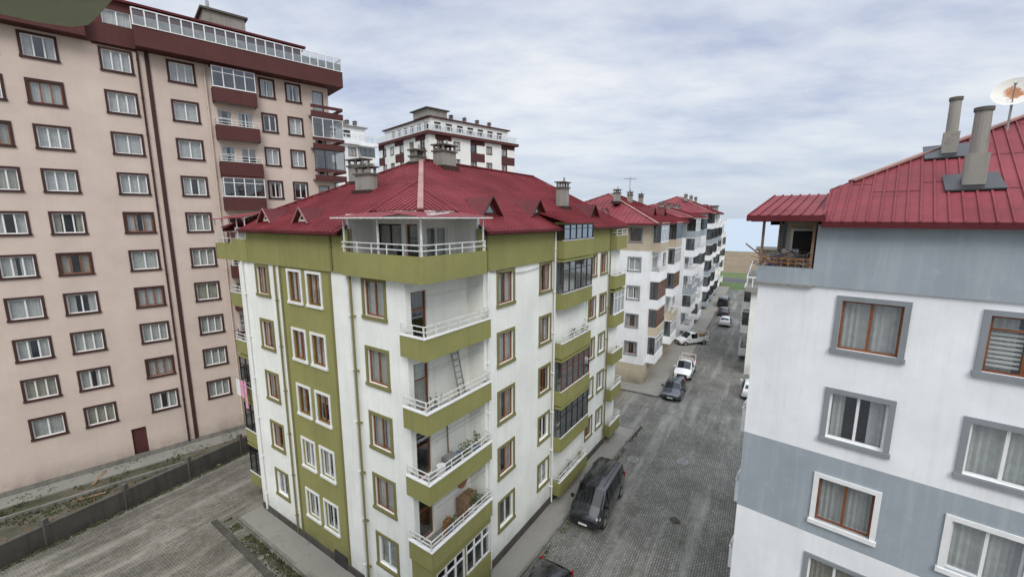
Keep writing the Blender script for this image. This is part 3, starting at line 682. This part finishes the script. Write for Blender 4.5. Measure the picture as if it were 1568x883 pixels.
block('apartment_building', (13.7+.515*42+.3, 42.1+.857*42, 0), st, 22, 13, 6, 2.95, .8, WHITE2, (6.5, 15.5), (1.2, 5), ((1.2, 5), (9.5, 13), (17.5, 21)), sur=GREYT, balm=[GREY, WHITE2], encs=(None, KF))
block('apartment_building', (13.7+.515*67, 42.1+.857*67, 0), st, 16, 12, 5, 2.9, 1.2, WHITE, (6.5,), (1.2, 5), ((1.2, 4.5), (10, 13)), sur=GREYT, balm=WHITE, roof='flat', cor=WHITE2)
block('apartment_building', (26.2, 45.4, 0), math.atan2(-.515, .857), 14, 18, 3, 2.9, .8, WHITE, (2, 6, 10), (2, 11), (), sur=GREYT, balS=((5, 9),), roof='flat', cor=CONC)
at = math.atan2(.68, .73)
def aw(a, z):
    f = (z-1.3) % 3.0
    if z > 22.3 and (1.2 < a % 7.6 < 4.6) and (f < .8 or f > 2.4): return BROWN
    return WHITE
block('apartment_tower', (-14.1, 75, 0), at, 20, 19, 10, 3.0, 1.5, aw, (1.5, 5.0, 8.8, 12.6, 16.5), (1.5, 5.2, 8.9, 12.6, 15.8), (), roof='flat', sur=BROWNT, cz=tuple(22.5+1.5*k for k in range(7))+tuple(1.5+3*k+.8 for k in range(7, 10))+tuple(1.5+3*k+2.4 for k in range(6, 10)), ca=(1.2, 4.6, 8.8, 12.2, 16.4), pent=WHITE)
block('apartment_building', (-30.6, 70, 0), at, 9, 12, 10, 2.75, 2.0, WHITE2, (1, 4.5), (1, 5, 9), ((6.2, 8.8),), roof='flat', sur=GREYT, cor=WHITE2)
block('apartment_building', (-2, 62, 0), at, 16, 12, 5, 2.9, 1.0, BEIGE, (1, 4.5, 8, 12), (1, 5, 9), (), sur=BROWNT)

# ================================================================== OWN BUILDING behind the camera
o = Obj('apartment_building', (0, 0, 0), 0)
o.box('walls', WHITE2, -7.5, 8, -10, -1.2, 0, 18.7)
pts = [(-6.15, -1.1), (-3.42, 2.79), (-3.31, 2.98), (-3.2, 3.1), (-3.05, 3.17), (-2.9, 3.14), (-2.72, 3.02), (-1.0, 1.78), (-1.0, -1.1)]
def slab(o, part, mat, pts, z0, z1):
    o.poly(part, mat, [(x, y, z0) for x, y in pts]); o.poly(part, mat, [(x, y, z1) for x, y in pts])
    for i in range(len(pts)):
        a, b = pts[i], pts[(i+1) % len(pts)]; o.poly(part, mat, [(a[0], a[1], z0), (b[0], b[1], z0), (b[0], b[1], z1), (a[0], a[1], z1)])
slab(o, 'eave', MOSSY, pts, 18.7, 18.85)
o.finish()

# ================================================================== GROUND
def sheet(name, pts, z, mat):
    me = bpy.data.meshes.new(name); me.from_pydata([(x, y, z) for x, y in pts], [], [tuple(range(len(pts)))]); me.materials.append(mat)
    ob = bpy.data.objects.new(name, me); scene.collection.objects.link(ob); return ob
sheet('ground', [(-4000, -4000), (4000, -4000), (4000, 4000), (-4000, 4000)], 0, BASE)
def ST(al, cr): # street frame: along, cross(right)
    return (8.2+.515*al+.857*cr, 14+.857*al-.515*cr)
sheet('courtyard', [(-80, -30), (60, -30), ST(100, 60), ST(100, -90)], .004, COURT)
sheet('street', [ST(-30, 4), ST(-30, -9.4), ST(100, -11.2), ST(100, 1.5)], .008, STREET)
sheet('garden', [(-28.0, 14.2), (-20.4, 28.6), (-13.5, 41.4), (-20, 60), (-60, 20), (-40, -4), (-38, -4)], .012, GARDEN)
sheet('verge', [ST(100, -400), ST(100, 400), ST(112, 400), ST(112, -400)], .02, GRASSM)
sheet('coast_road', [ST(112, -400), ST(112, 400), ST(122, 400), ST(122, -400)], .03, ASPH)
sheet('verge', [ST(122, -400), ST(122, 400), ST(136, 400), ST(136, -400)], .03, GRASSM)
sheet('field', [ST(136, -600), ST(136, 600), ST(235, 600), ST(235, -600)], .03, FIELD)
m, nt, b = newmat('sea_water'); tc = N(nt, 'ShaderNodeTexCoord').outputs['Object']
b.inputs['Base Color'].default_value = (.36, .42, .47, 1); b.inputs['Roughness'].default_value = .65
bump(nt, b, noise(nt, tc, .25, 5), .5, .6)
sheet('sea', [ST(235, -4500), ST(235, 4500), ST(9000, 4500), ST(9000, -4500)], .06, m)
def kerb(name, pts, z=.12, mat=SIDEW, edges=None):
    o = Obj(name); slab(o, 'slab', mat, pts, .0, z); 
    for i in range(len(pts)):
        a, b2 = Vector((*pts[i], z)), Vector((*pts[(i+1) % len(pts)], z)); n = int((b2-a).length/.8)
        if (b2-a).length > 1.5:
            for k in range(n):
                j = R.uniform(-.012, .012)
                o.beam('kerb_stones', CONC, a+(b2-a)*((k+.02)/n)+Vector((j, 0, -.03)), a+(b2-a)*((k+.98)/n)+Vector((0, j, -.03+j*.5)), .15, .1)
    o.finish()
cw = lambda w, u: (-3.27+.559*w-.829*u, 15.115+.829*w+.559*u)
kerb('pavement', [cw(-1.3, -1.3), cw(22, -1.5), cw(22, .2), cw(.2, .2), cw(.2, 14.5), cw(-1.3, 14.5)], .1)
n1 = lambda w, u: (13.7+.515*w-.857*u, 42.1+.857*w+.515*u)
kerb('pavement', [n1(-2.2, -2), n1(0, -3), n1(76, -3.), n1(76, .2), n1(0, .2), n1(0, 13), n1(-2.2, 13)])
# garden retaining wall
o = Obj('garden_wall')
A = Vector((-28.2, 14.2, 0)); Bp = Vector((-13.8, 40.8, 0)); d = Bp-A; n = 9
for i in range(n):
    p = A+d*i/n; q = A+d*(i+1)/n; hh = 1.2
    o.beam('wall', WALLD, p+Vector((0, 0, hh/2)), q+Vector((0, 0, hh/2)), .2, hh)
    o.beam('coping', CONCD, p+Vector((0, 0, hh+.03)), q+Vector((0, 0, hh+.03)), .26, .07)
    o.box('posts', CONCD, p.x-.13, p.x+.13, p.y-.13, p.y+.13, 0, hh+.4)
    for k in range(4):
        g = p.lerp(q, k/4+.1); o.box('stubs', RUST, g.x-.02, g.x+.02, g.y-.02, g.y+.02, hh, hh+.22)
o.finish()
o = Obj('garden_path'); 
fl = lambda x, y: (-29+.734*x-.679*y, 26.7+.679*x+.734*y)
slab(o, 'slab', SIDEW, [fl(-14, -1.5), fl(17, -1.5), fl(17, -.02), fl(-14, -.02)], 0, .1)
slab(o, 'ledge', CONC, [fl(-14, -3.1), fl(17, -3.1), fl(17, -2.9), fl(-14, -2.9)], 0, .22); o.finish()
o = Obj('drain_channel'); a = cw(-2.2, 15.5); b2 = cw(-2.6, -2); o.beam('channel', CONCD, (a[0], a[1], .03), (b2[0], b2[1], .03), .3, .06); o.finish()
for k in range(7):
    t = R.uniform(.1, .7); p = A+d*t; nx, ny = -d.y/d.length, d.x/d.length; s = R.uniform(1, 5)
    o = Obj('plank', (p.x+nx*s, p.y+ny*s, .05)); an = R.uniform(0, 3)
    o.beam('board', WOOD, (0, 0, 0), (math.cos(an)*1.6, math.sin(an)*1.6, .08), .18, .04); o.finish()
# grass tufts
v = []; f = []
def tuft(x, y, s):
    for k in range(5):
        a = R.uniform(0, 6.28); h = s*R.uniform(.6, 1.3); dx, dy = math.cos(a)*.035, math.sin(a)*.035; lx, ly = R.uniform(-.5, .5)*h, R.uniform(-.5, .5)*h
        i = len(v); v.extend([(x-dx, y-dy, 0), (x+dx, y+dy, 0), (x+lx, y+ly, h)]); f.append((i, i+1, i+2))
nx, ny = -d.y/d.length, d.x/d.length
for k in range(9000):
    t = R.random(); s = R.random()**1.2*7
    p = A+d*t; X, Y = p.x+nx*s+nx*.2, p.y+ny*s+ny*.2
    if mn.noise((X*.6, Y*.6, 0)) > -.05: tuft(X, Y, R.uniform(.06, .22))
for k in range(1300):
    p = A+d*R.random(); tuft(p.x-nx*R.uniform(.12, .4), p.y-ny*R.uniform(.12, .4), R.uniform(.05, .14))
for k in range(3200):
    u = R.uniform(-2, 15); q = cw(-1.5-abs(R.gauss(0, .28)), u)
    if mn.noise((u*.8, 3, 0)) > -.15: tuft(q[0], q[1], R.uniform(.03, .11))
for k in range(1100):
    w_ = R.uniform(-2, 23); q = cw(w_, -1.6-abs(R.gauss(0, .14)))
    if mn.noise((w_*.7, 8, 0)) > -.1: tuft(q[0], q[1], R.uniform(.03, .1))
me = bpy.data.meshes.new('grass'); me.from_pydata(v, [], f); me.materials.append(DRYG); scene.collection.objects.link(bpy.data.objects.new('grass', me))
# litter: leaves and scraps on the paving
v = []; f = []
for k in range(1500):
    q = ST(R.uniform(0, 40), -9+abs(R.gauss(0, 2.2))) if k % 2 else (R.uniform(-24, -8), R.uniform(12, 28))
    a = R.uniform(0, 6.28); s = R.uniform(.02, .05); z = .02; i = len(v)
    for j in range(4): v.append((q[0]+math.cos(a+j*1.57)*s*(1 if j % 2 else .5), q[1]+math.sin(a+j*1.57)*s*(1 if j % 2 else .5), z+R.uniform(0, .02)))
    f.append((i, i+1, i+2, i+3))
me = bpy.data.meshes.new('fallen_leaves'); me.from_pydata(v, [], f); me.materials.append(WOOD); scene.collection.objects.link(bpy.data.objects.new('fallen_leaves', me))
# manholes
for (x, y, rr) in ((8.85, 28.3, .38), (12.35, 28.0, .38), (9.5, 22.0, .3)):
    o = Obj('manhole_cover', (x, y, 0)); o.cyl('ring', CONC, (0, 0, .0), (0, 0, .014), rr*1.25, 24); o.cyl('lid', METAL if rr > .35 else CONCD, (0, 0, 0), (0, 0, .022), rr, 24)
    for k in range(-3, 4): o.box('ribs', CONCD, -rr*.8, rr*.8, k*.09-.015, k*.09+.015, .02, .028)
    o.finish()

# ================================================================== VEHICLES
def car(name, loc, az, paint, kind='hatch', toward=True):
    rot = rad(90-az)+(math.pi if toward else 0)
    o = Obj(name, (loc[0], loc[1], .012), rot)
    if kind == 'van':
        S_ = [(-2.48, .4, 1.1, 1.25, .86, .72), (-2.42, .28, 1.15, 1.7, .93, .74), (-2.3, .25, 1.16, 1.88, .96, .76), (-1.4, .25, 1.16, 1.95, .97, .78), (0, .25, 1.14, 1.96, .97, .78), (.8, .25, 1.12, 1.93, .97, .76), (1.0, .25, 1.1, 1.87, .97, .75),
              (1.72, .25, 1.04, 1.20, .96, .80), (2.15, .27, .94, 1.06, .92, .76), (2.42, .32, .78, .88, .84, .70), (2.5, .42, .6, .66, .76, .6)]
        cab = (1, 6); ws = 6; wx = (-1.55, 1.6); wr = .34; pil = (-1.35, .1, .85)
    elif kind == 'pickup':
        S_ = [(-2.5, .45, .95, .98, .82, .78), (-2.45, .4, 1.0, 1.02, .86, .82), (-.55, .35, 1.0, 1.02, .87, .82), (-.5, .3, 1.0, 1.5, .87, .66), (-.3, .3, 1.0, 1.68, .87, .66), (.5, .3, 1.0, 1.7, .87, .66), (1.2, .3, .98, 1.08, .87, .7), (1.9, .3, .9, .96, .85, .66), (2.2, .4, .7, .75, .78, .6)]
        cab = (3, 5); ws = 5; wx = (-1.5, 1.45); wr = .34; pil = (.1,)
    else:
        S_ = [(-2.08, .38, .72, .8, .74, .68), (-2.02, .27, .92, 1.0, .83, .72), (-1.9, .22, .97, 1.12, .86, .70), (-1.5, .2, .97, 1.40, .88, .62), (-.6, .2, .95, 1.47, .88, .62), (.25, .2, .93, 1.43, .88, .62), (.45, .2, .92, 1.37, .88, .62),
              (1.05, .2, .9, .99, .88, .70), (1.65, .2, .8, .87, .86, .66), (1.98, .25, .66, .71, .79, .6), (2.1, .36, .52, .56, .68, .5)]
        cab = (2, 6); ws = 6; wx = (-1.28, 1.3); wr = .32; pil = (-.9, -.1)
    rings = []
    for (x, zb, be, tp, w, wt) in S_:
        half = [(w*.85, zb), (w, zb+.12), (w*1.01, (zb+be)/2+.05), (w*.98, be), (wt+.03, tp-.07 if tp-be > .2 else (be+tp)/2), (wt*.86, tp-.01), (0, tp+.03)]
        rings.append([(x, -y, z) for y, z in half]+[(x, y, z) for y, z in half[-2::-1]])
    for i in range(len(rings)-1):
        a, b3 = rings[i], rings[i+1]; nn = len(a)
        for k in range(nn-1):
            kk = k if k < nn//2 else nn-2-k
            m = paint
            if kk == 3 and cab[0] <= i < cab[1]: m = CARGLS
            if kk == 5 and i == ws: m = CARGLS
            if kk == 4 and i == ws: m = CARGLS
            if kk == 5 and kind == 'hatch' and i == 2: m = CARGLS
            if kind == 'van' and kk in (4, 5) and i == 0: m = CARGLS
            o.poly('body', m, [a[k], a[k+1], b3[k+1], b3[k]])
        o.poly('body', RUBBER, [a[0], b3[0], b3[-1], a[-1]])
    o.poly('body', paint, rings[0]); o.poly('body', paint, rings[-1])
    for s in (-1, 1):   # A pillars
        p0 = rings[ws][4]; p1 = rings[ws+1][4]
        o.beam('pillars', paint, (p0[0], s*abs(p0[1]), p0[2]), (p1[0], s*abs(p1[1]), p1[2]+.01), .06, .05)
        if kind == 'van': o.beam('pillars', paint, (-2.2, s*.60, 1.91), (.75, s*.60, 1.955), .04, .04)
    for s in (-1, 1):
        w = S_[4][4]
        for x in wx:
            o.cyl('wheel_arches', RUBBER, (x, s*(w-.25), wr), (x, s*(w+.012), wr+.02), wr+.06, 20)
            o.cyl('wheels', RUBBER, (x, s*(w-.2), wr), (x, s*(w+.03), wr), wr, 20); o.cyl('wheels', METAL, (x, s*w, wr), (x, s*(w+.04), wr), wr*.62, 14)
        fx, zl = S_[-3][0], S_[-3][2]
        o.hexa('lights', LAMPG, [(fx, s*S_[-3][4]*.62, zl-.12), (fx+.28, s*S_[-2][4]*.55, zl-.2), (fx+.2, s*S_[-2][4]*1.0, zl-.2), (fx, s*S_[-3][4]*1.01, zl-.12),
                                 (fx, s*S_[-3][4]*.62, zl+.01), (fx+.24, s*S_[-2][4]*.55, zl-.07), (fx+.16, s*S_[-2][4]*.98, zl-.08), (fx, s*S_[-3][4]*1.0, zl+.0)])
        o.box('lights', TAIL, S_[1][0]-.03, S_[1][0]+.08, s*S_[1][4]*.98-.06, s*S_[1][4]*.98+.05, S_[1][2]-.25, S_[1][2]+.1)
        mx = S_[ws+1][0]-.35; my = s*(w+.1); o.box('mirrors', paint, mx, mx+.13, my-.1, my+.1, S_[ws][2]+.02, S_[ws][2]+.2)
        for x in pil:
            be, tp, ww, wt = S_[4][2], S_[4][3], S_[4][4], S_[4][5]
            o.beam('pillars', paint if paint is not CARWHT else RUBBER, (x, s*(ww*.985), be), (x, s*(wt+.04), tp-.06), .07, .03)
            o.box('door_lines', RUBBER, x-.008, x+.008, s*ww*1.012-.006, s*ww*1.012+.006, .35, be-.02)
    fx = S_[-1][0]
    o.box('grille', RUBBER, fx-.06, fx+.015, -.5, .5, S_[-1][1]+.02, S_[-1][2]-.0); o.box('plate', WF, fx, fx+.03, -.25, .25, S_[-1][1]-.02, S_[-1][1]+.09)
    if kind == 'pickup':
        o.box('cargo', METAL, -2.4, -.65, -.7, .7, .98, 1.04)
        for x in (-2.3, -.6):
            for s in (-1, 1): o.beam('rack', WF, (x, s*.75, 1), (x, s*.75, 1.75), .05)
            o.beam('rack', WF, (x, -.75, 1.75), (x, .75, 1.75), .05)
        o.box('cargo', WOOD, -2.1, -1.2, -.5, .4, 1.04, 1.4)
    o.finish(smooth=('body',))
car('parked_van', (5.25, 23.3), 31, CARBLK, 'van')
car('parked_car', (1.1, 16.1), 32, CARBLK, 'hatch')
car('parked_car', (16.2, 39.9), 31, CARNVY, 'hatch')
car('parked_pickup_truck', (19.5, 45.3), 31, CARWHT, 'pickup')
car('parked_car', (24.0, 39.9), 31, CARWHT, 'hatch', False)
car('parked_pickup_truck', (25.0, 57.0), 75, CARWHT, 'pickup')
car('parked_car', (35.3, 67.8), 31, CARWHT, 'hatch', False)
car('parked_van', (42.5, 83), 31, CARBLK, 'van', False)
car('parked_car', (38.6, 75.0), 31, CARNVY, 'hatch', False)
# tv antenna
o = Obj('tv_antenna', (13.5, 49.5, 20)); o.cyl('mast', METAL, (0, 0, -1.5), (0, 0, 2.0), .04, 6); o.beam('boom', METAL, (-.7, 0, 1.8), (.7, 0, 1.8), .04)
for k in range(6): o.beam('boom', METAL, (-.6+.24*k, -.4, 1.8), (-.6+.24*k, .4, 1.8), .03)
o.finish()

# ================================================================== LIGHT / SKY
w = bpy.data.worlds.new("World"); scene.world = w; w.use_nodes = True; nt = w.node_tree
bg = nt.nodes['Background']; bg.inputs['Strength'].default_value = .14
sky = N(nt, 'ShaderNodeTexSky', sky_type='NISHITA'); sky.sun_disc = False
sky.air_density = 1; sky.dust_density = 2
tc = N(nt, 'ShaderNodeTexCoord').outputs['Generated']
sx = N(nt, 'ShaderNodeSeparateXYZ'); nt.links.new(tc, sx.inputs[0])
zz = mth(nt, 'ADD', mth(nt, 'MAXIMUM', sx.outputs[2], 0), .16)
cx = N(nt, 'ShaderNodeCombineXYZ'); nt.links.new(mth(nt, 'DIVIDE', sx.outputs[0], zz), cx.inputs[0]); nt.links.new(mth(nt, 'DIVIDE', sx.outputs[1], zz), cx.inputs[1])
n1_ = noise(nt, mapping(nt, cx.outputs[0], (.8, 1.25, 1), (0, 0, .5)), 1.0, 11, .58)
cl = N(nt, 'ShaderNodeValToRGB'); e = cl.color_ramp.elements
e[0].position = .36; e[0].color = (.48, .55, .72, 1); e[1].position = .62; e[1].color = (.94, .95, .97, 1)
k = e.new(.49); k.color = (.72, .77, .87, 1)
nt.links.new(n1_, cl.inputs['Fac'])
hz = ramp(nt, sx.outputs[2], 0.0, (1, 1, 1), .25, (0, 0, 0))
colc = mix(nt, mth(nt, 'MULTIPLY', hz, .85), cl.outputs[0], (.62, .70, .81))
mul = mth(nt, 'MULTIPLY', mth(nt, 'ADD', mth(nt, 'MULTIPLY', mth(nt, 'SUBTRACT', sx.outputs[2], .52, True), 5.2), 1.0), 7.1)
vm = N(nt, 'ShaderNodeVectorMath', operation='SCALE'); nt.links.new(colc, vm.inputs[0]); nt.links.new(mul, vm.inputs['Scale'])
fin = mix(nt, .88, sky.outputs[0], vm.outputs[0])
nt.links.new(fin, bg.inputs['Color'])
sd = bpy.data.lights.new('sun', 'SUN'); sd.energy = 1.5; sd.angle = rad(25); sd.color = (1, .97, .93)
so = bpy.data.objects.new('sun', sd); scene.collection.objects.link(so)
az, el = rad(172), rad(42)
dv = Vector((math.sin(az)*math.cos(el), math.cos(az)*math.cos(el), math.sin(el)))
so.rotation_euler = dv.to_track_quat('Z', 'Y').to_euler(); so.location = (0, -20, 60)
sky.sun_elevation = el; sky.sun_rotation = az

scene.view_settings.view_transform = 'Standard'; scene.view_settings.look = 'None'; scene.view_settings.exposure = 0
cd = bpy.data.cameras.new('camera'); cd.sensor_width = 36; cd.lens = 36*645/1568; cd.clip_end = 20000; cd.clip_start = .05
co = bpy.data.objects.new('camera', cd); scene.collection.objects.link(co); co.location = (0, 0, H); co.rotation_euler = (rad(90-9.5), 0, 0)
scene.camera = co
